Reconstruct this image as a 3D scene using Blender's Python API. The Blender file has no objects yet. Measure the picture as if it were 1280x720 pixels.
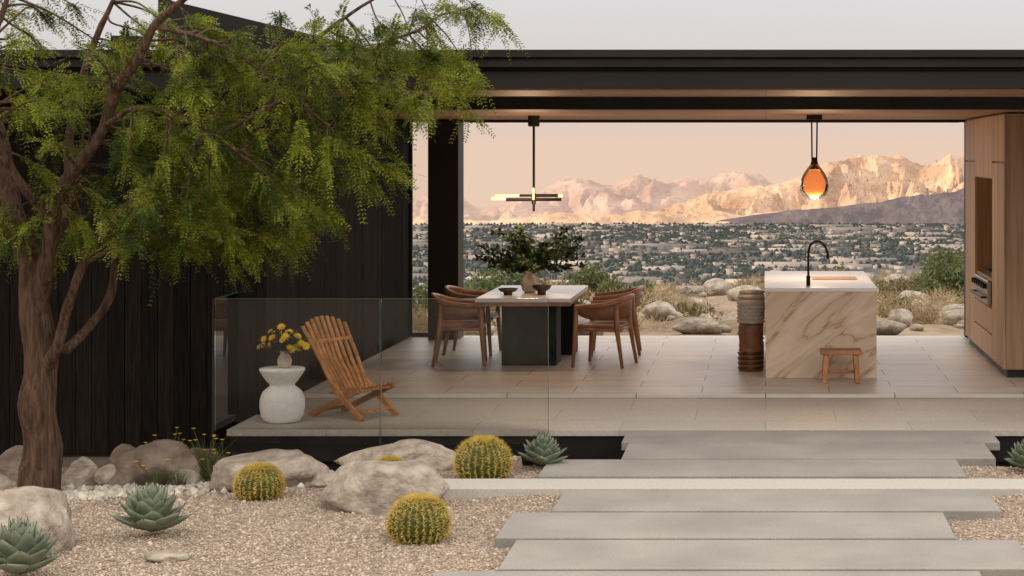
import bpy, math, random
import numpy as np
from mathutils import Vector, Matrix, noise, Euler
random.seed(7); rng=np.random.default_rng(7)
scene=bpy.context.scene
COL=scene.collection

# ------------------------------------------------------------ materials
def newmat(name):
    m=bpy.data.materials.new(name); m.use_nodes=True
    nt=m.node_tree; b=nt.nodes.get('Principled BSDF')
    return m,nt,b
def c4(c): return (c[0],c[1],c[2],1)
def mat(name,c1,c2=None,rough=.6,scale=5,stretch=(1,1,1),bump=0,bscale=60,detail=6,metallic=0,lo=.35,hi=.65,island=0,spec=None,emit=None,es=0,trans=0,bdist=.01):
    m,nt,b=newmat(name); N=nt.nodes; L=nt.links
    b.inputs['Roughness'].default_value=rough; b.inputs['Metallic'].default_value=metallic
    if spec is not None: b.inputs['Specular IOR Level'].default_value=spec
    tc=N.new('ShaderNodeTexCoord'); mp=N.new('ShaderNodeMapping'); mp.inputs['Scale'].default_value=stretch
    L.new(tc.outputs['Object'],mp.inputs['Vector'])
    col=None
    if c2 is not None:
        nz=N.new('ShaderNodeTexNoise'); nz.inputs['Scale'].default_value=scale; nz.inputs['Detail'].default_value=detail
        L.new(mp.outputs[0],nz.inputs['Vector'])
        r=N.new('ShaderNodeValToRGB'); r.color_ramp.elements[0].position=lo; r.color_ramp.elements[1].position=hi
        r.color_ramp.elements[0].color=c4(c1); r.color_ramp.elements[1].color=c4(c2)
        L.new(nz.outputs['Fac'],r.inputs['Fac']); col=r.outputs['Color']
    else:
        b.inputs['Base Color'].default_value=c4(c1)
    if island>0:
        g=N.new('ShaderNodeNewGeometry'); mr=N.new('ShaderNodeMapRange')
        mr.inputs['To Min'].default_value=1-island; mr.inputs['To Max'].default_value=1+island
        L.new(g.outputs['Random Per Island'],mr.inputs['Value'])
        mx=N.new('ShaderNodeVectorMath'); mx.operation='SCALE'
        if col: L.new(col,mx.inputs[0])
        else: mx.inputs[0].default_value=c1
        L.new(mr.outputs[0],mx.inputs['Scale']); col=mx.outputs[0]
    if col: L.new(col,b.inputs['Base Color'])
    if bump>0:
        n2=N.new('ShaderNodeTexNoise'); n2.inputs['Scale'].default_value=bscale; n2.inputs['Detail'].default_value=6
        L.new(mp.outputs[0],n2.inputs['Vector'])
        bp=N.new('ShaderNodeBump'); bp.inputs['Strength'].default_value=bump; bp.inputs['Distance'].default_value=bdist
        L.new(n2.outputs['Fac'],bp.inputs['Height']); L.new(bp.outputs[0],b.inputs['Normal'])
    if emit is not None:
        b.inputs['Emission Color'].default_value=c4(emit); b.inputs['Emission Strength'].default_value=es
    if trans>0:
        tr=N.new('ShaderNodeBsdfTranslucent'); mx2=N.new('ShaderNodeMixShader'); mx2.inputs[0].default_value=trans
        if col: L.new(col,tr.inputs['Color'])
        else: tr.inputs['Color'].default_value=c4(c1)
        out=N.get('Material Output')
        L.new(b.outputs[0],mx2.inputs[1]); L.new(tr.outputs[0],mx2.inputs[2]); L.new(mx2.outputs[0],out.inputs['Surface'])
    return m
def brickmat(name,c1,c2,mort,bw,rh,ms,rough,offset=.5,bump=.3,nscale=(3,3,3),spec=.5,namt=.25):
    m,nt,b=newmat(name); N=nt.nodes; L=nt.links
    tc=N.new('ShaderNodeTexCoord')
    br=N.new('ShaderNodeTexBrick'); br.offset=offset
    br.inputs['Scale'].default_value=1; br.inputs['Brick Width'].default_value=bw; br.inputs['Row Height'].default_value=rh
    br.inputs['Mortar Size'].default_value=ms; br.inputs['Mortar Smooth'].default_value=.1
    br.inputs['Color1'].default_value=c4(c1); br.inputs['Color2'].default_value=c4(c2); br.inputs['Mortar'].default_value=c4(mort)
    L.new(tc.outputs['Object'],br.inputs['Vector'])
    mp=N.new('ShaderNodeMapping'); mp.inputs['Scale'].default_value=nscale; L.new(tc.outputs['Object'],mp.inputs['Vector'])
    nz=N.new('ShaderNodeTexNoise'); nz.inputs['Scale'].default_value=1; nz.inputs['Detail'].default_value=8; nz.inputs['Roughness'].default_value=.65
    L.new(mp.outputs[0],nz.inputs['Vector'])
    mr=N.new('ShaderNodeMapRange'); mr.inputs['From Min'].default_value=.3; mr.inputs['From Max'].default_value=.7
    mr.inputs['To Min'].default_value=1-namt; mr.inputs['To Max'].default_value=1+namt
    L.new(nz.outputs['Fac'],mr.inputs['Value'])
    vm=N.new('ShaderNodeVectorMath'); vm.operation='SCALE'; L.new(br.outputs['Color'],vm.inputs[0]); L.new(mr.outputs[0],vm.inputs['Scale'])
    L.new(vm.outputs[0],b.inputs['Base Color'])
    bp=N.new('ShaderNodeBump'); bp.inputs['Strength'].default_value=bump; bp.inputs['Distance'].default_value=.004; bp.invert=True
    L.new(br.outputs['Fac'],bp.inputs['Height']); L.new(bp.outputs[0],b.inputs['Normal'])
    b.inputs['Roughness'].default_value=rough
    b.inputs['Specular IOR Level'].default_value=spec
    return m
def glassmat(name,tint,rough=.0,ior=1.3):
    m=bpy.data.materials.new(name); m.use_nodes=True; nt=m.node_tree; nt.nodes.clear(); N=nt.nodes; L=nt.links
    out=N.new('ShaderNodeOutputMaterial'); t=N.new('ShaderNodeBsdfTransparent'); t.inputs[0].default_value=c4(tint)
    g=N.new('ShaderNodeBsdfGlossy'); g.inputs['Roughness'].default_value=rough; g.inputs['Color'].default_value=(1,1,1,1)
    lw=N.new('ShaderNodeFresnel'); lw.inputs['IOR'].default_value=ior
    mx=N.new('ShaderNodeMixShader'); L.new(lw.outputs[0],mx.inputs[0]); L.new(t.outputs[0],mx.inputs[1]); L.new(g.outputs[0],mx.inputs[2])
    L.new(mx.outputs[0],out.inputs['Surface']); return m

M={}
M['black']=mat('black_metal',(.010,.009,.008),(.016,.014,.013),rough=.5,scale=3,spec=.25)
M['blackwood']=mat('charred_wood',(.005,.0042,.004),(.016,.012,.009),rough=.8,scale=6,stretch=(8,8,.6),bump=.6,bscale=20,island=.35,spec=.12)
M['fascia']=mat('fascia_metal',(.011,.010,.009),(.019,.016,.014),rough=.6,scale=1.5,stretch=(.5,1,4),bump=.1,spec=.25)
M['concrete']=mat('concrete',(.42,.39,.35),(.52,.485,.44),rough=.8,scale=60,bump=.25,bscale=160,island=.06)
def paver():
    m=mat('paver_concrete',(.245,.228,.203),(.36,.335,.30),rough=.85,scale=95,detail=4,bump=.5,bscale=220,island=.09,lo=.3,hi=.7)
    nt=m.node_tree; N=nt.nodes; L=nt.links; b=N.get('Principled BSDF')
    src=b.inputs['Base Color'].links[0].from_socket
    tc=N.new('ShaderNodeTexCoord'); nz=N.new('ShaderNodeTexNoise'); nz.inputs['Scale'].default_value=1.7; nz.inputs['Detail'].default_value=7; L.new(tc.outputs['Object'],nz.inputs['Vector'])
    mr=N.new('ShaderNodeMapRange'); mr.inputs['From Min'].default_value=.3; mr.inputs['From Max'].default_value=.7; mr.inputs['To Min'].default_value=.84; mr.inputs['To Max'].default_value=1.13; L.new(nz.outputs['Fac'],mr.inputs['Value'])
    vm=N.new('ShaderNodeVectorMath'); vm.operation='SCALE'; L.new(src,vm.inputs[0]); L.new(mr.outputs[0],vm.inputs['Scale']); L.new(vm.outputs[0],b.inputs['Base Color']); return m
M['paver']=paver()
M['footing']=mat('footing_concrete',(.13,.10,.075),(.22,.175,.135),rough=.9,scale=8,bump=.4)
M['tile']=brickmat('stone_tile',(.56,.495,.42),(.64,.57,.49),(.20,.165,.13),1.22,.46,.006,.42,nscale=(2.2,4,3),namt=.10,spec=.4)
M['terr']=brickmat('terrace_stone',(.43,.38,.32),(.48,.43,.365),(.31,.275,.23),1.22,.66,.005,.55,nscale=(30,30,30),namt=.17)
M['ceil']=brickmat('ceiling_planks',(.31,.165,.09),(.41,.235,.135),(.05,.03,.018),3.1,.13,.008,.5,nscale=(1,14,3),namt=.35)
M['oak']=mat('oak',(.37,.23,.13),(.51,.345,.21),rough=.5,scale=3,stretch=(6,6,.5),bump=.15,bscale=30,island=.12)
M['oakdark']=mat('oak_dark',(.24,.13,.07),(.34,.20,.115),rough=.5,scale=3,stretch=(6,6,.5),bump=.15,bscale=30)
M['teak']=mat('teak',(.33,.135,.045),(.50,.23,.085),rough=.45,scale=8,stretch=(3,3,1),bump=.15,island=.25)
M['walnut']=mat('walnut',(.26,.115,.052),(.38,.18,.085),rough=.4,scale=8,bump=.1,island=.15)
M['leather']=mat('leather',(.16,.066,.032),(.25,.11,.055),rough=.5,scale=10,bump=.2,bscale=90)
M['whiteq']=mat('white_quartz',(.74,.71,.68),(.80,.78,.75),rough=.25,scale=4)
M['greenstone']=mat('dark_stone',(.006,.010,.008),(.022,.030,.025),rough=.6,scale=4,detail=10,spec=.15)
M['fabric']=mat('stool_fabric',(.40,.36,.31),(.52,.47,.42),rough=.9,scale=40,bump=.4)
M['steel']=mat('steel',(.4,.38,.36),rough=.3,metallic=1)
M['copper']=mat('copper_sink',(.25,.09,.05),rough=.35,metallic=.8)
M['plaster']=mat('white_plaster',(.78,.75,.71),(.85,.83,.80),rough=.9,scale=20,bump=.8,bscale=45,bdist=.01)
M['ceramic']=mat('beige_ceramic',(.45,.37,.30),(.58,.50,.42),rough=.6,scale=15,bump=.2)
M['bowl']=mat('dark_bowl',(.03,.02,.015),(.07,.045,.03),rough=.5,scale=10)
M['brass']=mat('aged_brass',(.12,.075,.04),rough=.35,metallic=.9)
M['granite']=mat('granite',(.20,.16,.12),(.50,.425,.345),rough=.9,scale=7,detail=15,bump=1,bscale=20,bdist=.035,lo=.3,hi=.7)
M['granite2']=mat('granite_shade',(.12,.088,.062),(.26,.195,.145),rough=.9,scale=5,detail=12,bump=1,bscale=20,bdist=.03)  # darker copy of granite, shade put into the boulder colour
M['bark']=mat('bark',(.055,.032,.021),(.155,.095,.062),rough=.95,scale=11,stretch=(3,3,.45),bump=1,bscale=14,bdist=.06,spec=.2)
M['leaf']=mat('mesquite_leaf',(.042,.066,.008),(.225,.255,.022),rough=.6,scale=2.4,detail=3,island=.5,trans=.42,spec=.2,lo=.40,hi=.63)
M['leaf2']=mat('dark_leaf',(.020,.042,.013),(.05,.085,.028),rough=.5,scale=5,island=.3,trans=.15,spec=.3)
M['agave']=mat('agave_leaf',(.105,.13,.085),(.20,.225,.15),rough=.6,scale=7,island=.2,spec=.3)
M['spike']=mat('agave_spine',(.05,.025,.02),rough=.6)
M['cactus']=mat('cactus_skin',(.045,.065,.012),(.09,.11,.02),rough=.6,scale=12)
M['spine']=mat('cactus_spine',(.48,.33,.055),(.68,.50,.12),rough=.6,scale=12,island=.25)
M['yellow']=mat('yellow_petal',(.85,.55,.02),rough=.6,island=.12,trans=.2)
M['orange']=mat('orange_petal',(.75,.30,.02),rough=.6,island=.12,trans=.2)
M['grass']=mat('grass_blade',(.07,.095,.028),(.14,.16,.055),rough=.7,scale=3,island=.3,trans=.2)
M['drygrass']=mat('dry_grass',(.33,.25,.14),(.50,.39,.24),rough=.9,scale=.8,island=.3,trans=.2)
M['shrub']=mat('desert_shrub_leaf',(.12,.105,.045),(.24,.20,.095),rough=.9,scale=.8,island=.35,trans=.2)
M['pebble']=mat('pebble',(.33,.255,.185),(.48,.385,.295),rough=.9,scale=30,island=.45)
M['wpebble']=mat('river_pebble',(.44,.39,.32),(.60,.54,.46),rough=.85,scale=20,island=.3)
M['water']=mat('dark_basin',(.008,.008,.008),rough=.3)
M['glass']=glassmat('railing_glass',(.975,.985,.98))
M['glassedge']=mat('glass_edge',(.07,.11,.10),rough=.2)
M['amber']=glassmat('amber_glass',(1,.72,.48))
M['tubeglow']=mat('tube_glow',(1,.6,.4),emit=(1,.42,.22),es=1.8)

def marble():
    m,nt,b=newmat('travertine_marble'); N=nt.nodes; L=nt.links
    tc=N.new('ShaderNodeTexCoord'); mp=N.new('ShaderNodeMapping'); mp.inputs['Rotation'].default_value=(0,math.radians(38),0)
    L.new(tc.outputs['Object'],mp.inputs[0])
    mp2=N.new('ShaderNodeMapping'); mp2.inputs['Scale'].default_value=(.5,1,2.4); L.new(mp.outputs[0],mp2.inputs[0])
    n1=N.new('ShaderNodeTexNoise'); n1.inputs['Scale'].default_value=1.5; n1.inputs['Detail'].default_value=9; n1.inputs['Distortion'].default_value=.7; L.new(mp2.outputs[0],n1.inputs['Vector'])
    r=N.new('ShaderNodeValToRGB'); e=r.color_ramp.elements
    e[0].position=.25; e[0].color=(.55,.385,.255,1); e[1].position=.75; e[1].color=(.58,.44,.32,1)
    for p,c in ((.40,(.63,.49,.36)),(.455,(.58,.43,.30)),(.466,(.36,.20,.10)),(.480,(.58,.43,.30)),(.58,(.70,.57,.445)),(.66,(.60,.46,.33))):
        a=e.new(p); a.color=c4(c)
    L.new(n1.outputs['Fac'],r.inputs[0])
    L.new(r.outputs[0],b.inputs['Base Color']); b.inputs['Roughness'].default_value=.5
    return m
M['marble']=marble()

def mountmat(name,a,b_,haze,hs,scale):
    return mat(name,a,b_,rough=1,scale=scale,detail=12,bump=1,bscale=scale*4,bdist=45,spec=.0,emit=haze,es=hs)  # even emission paints distance haze onto the rock

def gravel():
    m,nt,b=newmat('gravel'); N=nt.nodes; L=nt.links
    tc=N.new('ShaderNodeTexCoord'); v=N.new('ShaderNodeTexVoronoi'); v.inputs['Scale'].default_value=55
    L.new(tc.outputs['Object'],v.inputs['Vector'])
    r=N.new('ShaderNodeValToRGB'); e=r.color_ramp.elements
    e[0].color=(.18,.13,.093,1); e[1].color=(.46,.365,.28,1); a=e.new(.5); a.color=(.33,.255,.188,1)
    sep=N.new('ShaderNodeSeparateColor'); L.new(v.outputs['Color'],sep.inputs[0]); L.new(sep.outputs[0],r.inputs[0])
    L.new(r.outputs[0],b.inputs['Base Color']); b.inputs['Roughness'].default_value=.95
    bp=N.new('ShaderNodeBump'); bp.invert=True; bp.inputs['Strength'].default_value=1; bp.inputs['Distance'].default_value=.015
    L.new(v.outputs['Distance'],bp.inputs['Height']); L.new(bp.outputs[0],b.inputs['Normal'])
    return m
M['gravel']=gravel()
M['soil']=mat('desert_soil',(.20,.15,.105),(.37,.285,.20),rough=1,scale=.9,detail=12,bump=1,bscale=3,bdist=.2,spec=.1)
M['valley']=mat('valley_floor',(.040,.040,.034),(.14,.12,.095),rough=1,scale=.004,stretch=(1,.45,1),detail=12,lo=.42,hi=.68,spec=0,emit=(.30,.33,.40),es=.16)  # dark tone stands in for shade, bluish emission for haze

# ------------------------------------------------------------ mesh helpers
def empty(name,loc=(0,0,0),rz=0):
    o=bpy.data.objects.new(name,None); o.location=loc; o.rotation_euler=(0,0,rz); o.empty_display_size=.2
    COL.objects.link(o); return o
def finish(o,parent,local,smooth,bevel,solid=0,sub=0):
    COL.objects.link(o)
    if parent is not None:
        o.parent=parent
        if not local: o.matrix_parent_inverse=Matrix.Translation(-Vector(parent.location))
    if smooth:
        for p in o.data.polygons: p.use_smooth=True
    if solid:
        s=o.modifiers.new('solid','SOLIDIFY'); s.thickness=solid; s.offset=0
    if bevel:
        b=o.modifiers.new('bevel','BEVEL'); b.width=bevel; b.segments=2; b.limit_method='ANGLE'; b.harden_normals=False
    if sub:
        s=o.modifiers.new('sub','SUBSURF'); s.levels=sub; s.render_levels=sub
    return o
def fast(name,V,F,material,parent=None,local=False,smooth=False):
    V=np.asarray(V,dtype=np.float32); F=np.asarray(F,dtype=np.int32); k=F.shape[1]
    me=bpy.data.meshes.new(name); me.vertices.add(len(V)); me.vertices.foreach_set('co',V.ravel())
    me.loops.add(F.size); me.loops.foreach_set('vertex_index',F.ravel())
    me.polygons.add(len(F)); me.polygons.foreach_set('loop_start',np.arange(0,F.size,k,dtype=np.int32)); me.polygons.foreach_set('loop_total',np.full(len(F),k,dtype=np.int32))
    if smooth: me.polygons.foreach_set('use_smooth',np.ones(len(F),dtype=bool))
    me.update(calc_edges=True); me.validate()
    if isinstance(material,list):
        for mm in material: me.materials.append(mm)
    else: me.materials.append(material)
    o=bpy.data.objects.new(name,me); return finish(o,parent,local,False,0)
def catmull(pts,n=6):
    P=[Vector(p) for p in pts]; P=[P[0]*2-P[1]]+P+[P[-1]*2-P[-2]]; out=[]
    for i in range(1,len(P)-2):
        for j in range(n):
            t=j/n; a,b,c,d=P[i-1],P[i],P[i+1],P[i+2]
            out.append(.5*((2*b)+(c-a)*t+(2*a-5*b+4*c-d)*t*t+(3*b-a-3*c+d)*t**3))
    out.append(P[-2]); return out
class MB:
    def __init__(s): s.v=[]; s.f=[]
    def box(s,x0,x1,y0,y1,z0,z1):
        n=len(s.v); s.v+=[(x0,y0,z0),(x1,y0,z0),(x1,y1,z0),(x0,y1,z0),(x0,y0,z1),(x1,y0,z1),(x1,y1,z1),(x0,y1,z1)]
        s.f+=[tuple(n+i for i in q) for q in ((0,3,2,1),(4,5,6,7),(0,1,5,4),(1,2,6,5),(2,3,7,6),(3,0,4,7))]; return s
    def stick(s,p0,p1,w,h,up=(0,0,1),w1=None,h1=None):
        p0=Vector(p0);p1=Vector(p1); d=(p1-p0).normalized(); up=Vector(up)
        sd=d.cross(up)
        if sd.length<1e-4: sd=d.cross(Vector((1,0,0)))
        sd.normalize(); u=sd.cross(d).normalized(); w1=w1 or w; h1=h1 or h
        n=len(s.v)
        for p,a,b in ((p0,w,h),(p1,w1,h1)):
            for i,j in ((-1,-1),(1,-1),(1,1),(-1,1)): s.v.append(tuple(p+sd*(i*a/2)+u*(j*b/2)))
        s.f+=[tuple(n+i for i in q) for q in ((0,3,2,1),(4,5,6,7),(0,1,5,4),(1,2,6,5),(2,3,7,6),(3,0,4,7))]; return s
    def tube(s,pts,rad,seg=8):
        P=[Vector(p) for p in pts]; n0=len(s.v)
        if not hasattr(rad,'__len__'): rad=[rad]*len(P)
        t=(P[1]-P[0]).normalized(); a=t.orthogonal().normalized()
        for i,p in enumerate(P):
            t2=(P[min(i+1,len(P)-1)]-P[max(i-1,0)])
            if t2.length<1e-7: t2=t
            t2=t2.normalized(); a=(a-t2*a.dot(t2)).normalized(); b=t2.cross(a)
            for k in range(seg):
                th=2*math.pi*k/seg; s.v.append(tuple(p+(a*math.cos(th)+b*math.sin(th))*rad[i]))
        for i in range(len(P)-1):
            for k in range(seg):
                k2=(k+1)%seg; s.f.append((n0+i*seg+k,n0+i*seg+k2,n0+(i+1)*seg+k2,n0+(i+1)*seg+k))
        s.f.append(tuple(n0+k for k in range(seg))[::-1]); e=n0+(len(P)-1)*seg; s.f.append(tuple(e+k for k in range(seg))); return s
    def lathe(s,prof,seg=32,c=(0,0,0)):
        n0=len(s.v)
        for r,z in prof:
            for k in range(seg):
                th=2*math.pi*k/seg; s.v.append((c[0]+r*math.cos(th),c[1]+r*math.sin(th),c[2]+z))
        for i in range(len(prof)-1):
            for k in range(seg):
                k2=(k+1)%seg; s.f.append((n0+i*seg+k,n0+i*seg+k2,n0+(i+1)*seg+k2,n0+(i+1)*seg+k))
        s.f.append(tuple(n0+k for k in range(seg))[::-1]); e=n0+(len(prof)-1)*seg; s.f.append(tuple(e+k for k in range(seg))); return s
    def obj(s,name,material,parent=None,local=False,smooth=False,bevel=0,solid=0,sub=0):
        me=bpy.data.meshes.new(name); me.from_pydata(s.v,[],s.f); me.update(); me.materials.append(material)
        o=bpy.data.objects.new(name,me); return finish(o,parent,local,smooth,bevel,solid,sub)
def ss(t): t=np.clip(t,0,1); return t*t*(3-2*t)

# ------------------------------------------------------------ terrain height
def H(x,y):
    x=np.asarray(x,float); y=np.asarray(y,float)
    near=-0.09-0.5*ss((-2-x)/3)*ss((y-10.5)/7.5)+.012*np.sin(x*2.1+y*1.3)+.008*np.sin(x*5.3-y*3.7)
    pe=np.where(x<-1.9,14.3,13.8)
    pit=(y>pe)&(x>-4.0-.3*ss((y-14)/1))&(y<22.6)
    near=np.where(pit,-0.75,near)
    gn=.14*np.sin(x*.9+1.3)*np.sin(y*.55)+.08*np.sin(x*2.3+y*1.7)+.05*np.sin(x*4.1-y*3.1)
    back=-0.10-0.05*(y-23)+gn*ss((y-23)/6)
    far=-1.95-241.05*np.clip((y-60)/2340,0,1)**.68+gn*ss((2400-y)/500)-.35*np.clip(y-6350,0,1e9)
    edge=42+18*ss((x+2)/5)
    backm=np.where(y>edge,-0.10-.05*(edge-23)-(y-edge)*.35,back)
    z=np.where(y<22.8,near,np.where(y<60,np.minimum(back,backm),np.minimum(far,-0.1-.05*(edge-23)-np.minimum((y-edge)*.35,6))))
    cx,cy=-68,-12; dx=x-cx; dy=y-cy
    t=dx*.92+dy*.38; u=-dx*.38+dy*.92
    z=z+30*np.exp(-(t/20)**2)*np.exp(-(u/110)**4)*(1+.08*np.sin(u*.11)+.05*np.sin(u*.3+t*.2))  # unseen ridge left of the camera, added to keep sun off the house
    return z
def Hs(x,y): return float(H(x,y))

def axis(segs):
    a=[]
    for s,e,st in segs: a+=list(np.arange(s,e,st))
    return a
xs=[-20000,-12000,-7000,-4000,-2200,-1200,-700,-400,-260,-190]+axis([(-160,-20,5),(-20,-8,.6),(-8,8,.1),(8,20,.6),(20,100,6)])+[130,200,350,700,1300,2400,4200,7000,12000,20000]
ys=[-3000,-900,-400,-250]+axis([(-160,0,6),(0,7,.5),(7,24,.1),(24,64,.5),(64,140,6),(140,600,40),(600,2600,200)])+[2600,3200,4200,5500,6350,7500,11000,20000]
X,Y=np.meshgrid(xs,ys); Z=H(X,Y)
V=np.stack([X.ravel(),Y.ravel(),Z.ravel()],1); nx=len(xs); ny=len(ys)
ii,jj=np.meshgrid(np.arange(nx-1),np.arange(ny-1)); a=(jj*nx+ii).ravel(); F=np.stack([a,a+1,a+1+nx,a+nx],1)
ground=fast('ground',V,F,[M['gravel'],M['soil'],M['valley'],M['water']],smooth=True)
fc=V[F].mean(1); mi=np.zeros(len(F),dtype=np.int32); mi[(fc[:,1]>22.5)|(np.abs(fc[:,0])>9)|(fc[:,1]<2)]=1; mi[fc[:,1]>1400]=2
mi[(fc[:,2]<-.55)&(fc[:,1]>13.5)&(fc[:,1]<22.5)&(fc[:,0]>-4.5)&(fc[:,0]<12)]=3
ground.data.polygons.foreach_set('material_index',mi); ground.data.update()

def octs(pos,size,flat=.6):
    n=len(pos); base=np.array([[1,0,0],[-1,0,0],[0,1,0],[0,-1,0],[0,0,1],[0,0,-1]],float)
    fa=np.array([[0,2,4],[2,1,4],[1,3,4],[3,0,4],[2,0,5],[1,2,5],[3,1,5],[0,3,5]])
    sc=size[:,None,None]*rng.uniform(.7,1.3,(n,1,3)); v=base[None]*sc*(1+rng.uniform(-.25,.25,(n,6,3)))
    v[:,:,2]*=flat
    th=rng.uniform(0,6.28,n); c,s=np.cos(th)[:,None],np.sin(th)[:,None]
    ti=rng.uniform(-.6,.6,n)[:,None]
    x=v[:,:,0]*c-v[:,:,1]*s; y=v[:,:,0]*s+v[:,:,1]*c; z=v[:,:,2]+x*ti*.7
    w=np.stack([x,y,z],2)+pos[:,None,:]
    return w.reshape(-1,3),(fa[None]+(np.arange(n)*6)[:,None,None]).reshape(-1,3)
n=70000
py=rng.uniform(9.0,14.6,n); px=rng.uniform(-.44,.16,n)*py
z=H(px,py); k=z>-.6; pos=np.stack([px,py,z+.002],1)[k]
V,F=octs(pos,rng.uniform(.006,.013,len(pos))*np.where(rng.random(len(pos))<.06,1.8,1)); fast('gravel_stones',V,F,M['pebble'])
n=1100
cx=rng.normal(0,1,n); px=-4.75+cx*.60; py=13.75+rng.normal(0,.26,n)+.1*cx; z=H(px,py); k=z>-.65
pos=np.stack([px,py,z+.01],1)[k]; V,F=octs(pos,rng.uniform(.012,.05,len(pos)),.7); fast('river_pebbles',V,F,M['wpebble'])

# ------------------------------------------------------------ mountains
def fbm_ridge(x,y,sd,octv=7):
    s=0;a=1;t=0
    for o in range(octv):
        s+=a*(1-min(1,abs(noise.noise(Vector((x+sd*7.1,y+sd*3.3,sd+o*1.7)))*2.1))); t+=a; a*=.54; x*=2.07;y*=2.07
    return s/t
def mountain(name,prof,D,dep,m,per,sd,base,jag=.5,ny=120,cf=.82):
    p=np.array(prof,float); nx=620
    pxs=np.linspace(p[0,0],p[-1,0],nx); cy=np.interp(pxs,p[:,0],p[:,1])
    V=np.zeros((ny,nx,3))
    for i in range(nx):
        X=(pxs[i]-957)*D/2300; crest=2.27-(cy[i]-192)*D/2300
        for j in range(ny):
            v=-1+1.35*j/(ny-1)
            yw=D+v*dep
            wx=X+per*.35*noise.noise(Vector((X/per,yw/per,sd)))
            r=fbm_ridge(wx/per,yw/(per*1.8),sd)
            rn=(r-.62)/.30
            sh=(1-abs(v))**.85 if v<0 else (1-v*.9)
            cw=math.exp(-(v/.16)**2)
            amp=jag*(1-cf*cw)*(.35+.65*(1-abs(v)))
            hh=(crest-base)*(sh+amp*(rn-.45*(1-cw))*.5)
            V[j,i]=(X*(yw/D),yw,base+hh)
    ii,jj=np.meshgrid(np.arange(nx-1),np.arange(ny-1)); a=(jj*nx+ii).ravel(); F=np.stack([a,a+1,a+1+nx,a+nx],1)
    return fast(name,V.reshape(-1,3),F,m,smooth=True)
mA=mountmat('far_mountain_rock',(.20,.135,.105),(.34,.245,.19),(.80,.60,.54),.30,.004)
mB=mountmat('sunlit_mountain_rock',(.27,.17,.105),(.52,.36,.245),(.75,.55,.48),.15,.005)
mC=mountmat('shaded_mountain_rock',(.055,.043,.043),(.105,.083,.078),(.48,.41,.44),.21,.006)  # darker rock colour stands in for shade on the right foothills
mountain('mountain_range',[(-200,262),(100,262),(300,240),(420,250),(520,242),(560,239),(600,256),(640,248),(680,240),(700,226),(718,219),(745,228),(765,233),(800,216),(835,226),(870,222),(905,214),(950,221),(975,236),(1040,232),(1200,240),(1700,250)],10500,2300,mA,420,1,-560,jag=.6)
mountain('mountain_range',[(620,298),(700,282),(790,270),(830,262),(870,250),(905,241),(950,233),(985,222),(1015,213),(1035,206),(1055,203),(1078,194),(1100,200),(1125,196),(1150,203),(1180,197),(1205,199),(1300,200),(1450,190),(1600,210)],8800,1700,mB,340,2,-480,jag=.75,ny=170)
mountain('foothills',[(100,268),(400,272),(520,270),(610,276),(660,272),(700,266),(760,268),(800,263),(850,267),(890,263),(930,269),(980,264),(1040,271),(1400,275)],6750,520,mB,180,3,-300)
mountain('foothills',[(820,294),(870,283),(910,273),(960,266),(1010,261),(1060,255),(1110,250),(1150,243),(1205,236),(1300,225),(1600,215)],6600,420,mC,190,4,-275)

# ------------------------------------------------------------ valley town
n=27000
ty=2400+3950*rng.random(n)**.8; tx=ty*rng.uniform(-.42,.35,n)
cl=np.sin(tx*.004)*np.sin(ty*.003)+np.sin(tx*.011+2)*np.sin(ty*.007)+rng.normal(0,.5,n); k=cl>-.7
tx,ty=tx[k],ty[k]; r=rng.uniform(2.5,8,len(tx))
V,F=octs(np.stack([tx,ty,-243+r*.5],1),r,.9)
mT=mat('valley_tree',(.030,.036,.024),rough=1,island=.5,spec=0,emit=(.27,.30,.36),es=.13)  # faint bluish emission imitates haze over the trees
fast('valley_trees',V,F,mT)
def boxes(n,name,m,wr,hr):
    ty=2500+3750*rng.random(n)**.85; tx=ty*rng.uniform(-.42,.35,n)
    w=rng.uniform(*wr,n); d=rng.uniform(*wr,n)*.6; h=rng.uniform(*hr,n)
    b=np.array([[-1,-1,0],[1,-1,0],[1,1,0],[-1,1,0],[-1,-1,1],[1,-1,1],[1,1,1],[-1,1,1]],float)
    v=b[None]*np.stack([w/2,d/2,h],1)[:,None,:]+np.stack([tx,ty,np.full(n,-243.)],1)[:,None,:]
    f=np.array([[4,5,6,7],[0,1,5,4],[1,2,6,5],[2,3,7,6],[3,0,4,7]])
    fast(name,v.reshape(-1,3),(f[None]+(np.arange(n)*8)[:,None,None]).reshape(-1,4),m)
mH=mat('town_walls',(.17,.145,.125),rough=1,island=.9,spec=0,emit=(.3,.32,.36),es=.16)  # dull wall colour imitates shade, faint emission imitates haze
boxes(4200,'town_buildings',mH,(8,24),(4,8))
boxes(200,'town_warehouses',mH,(50,160),(5,9))

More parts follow.
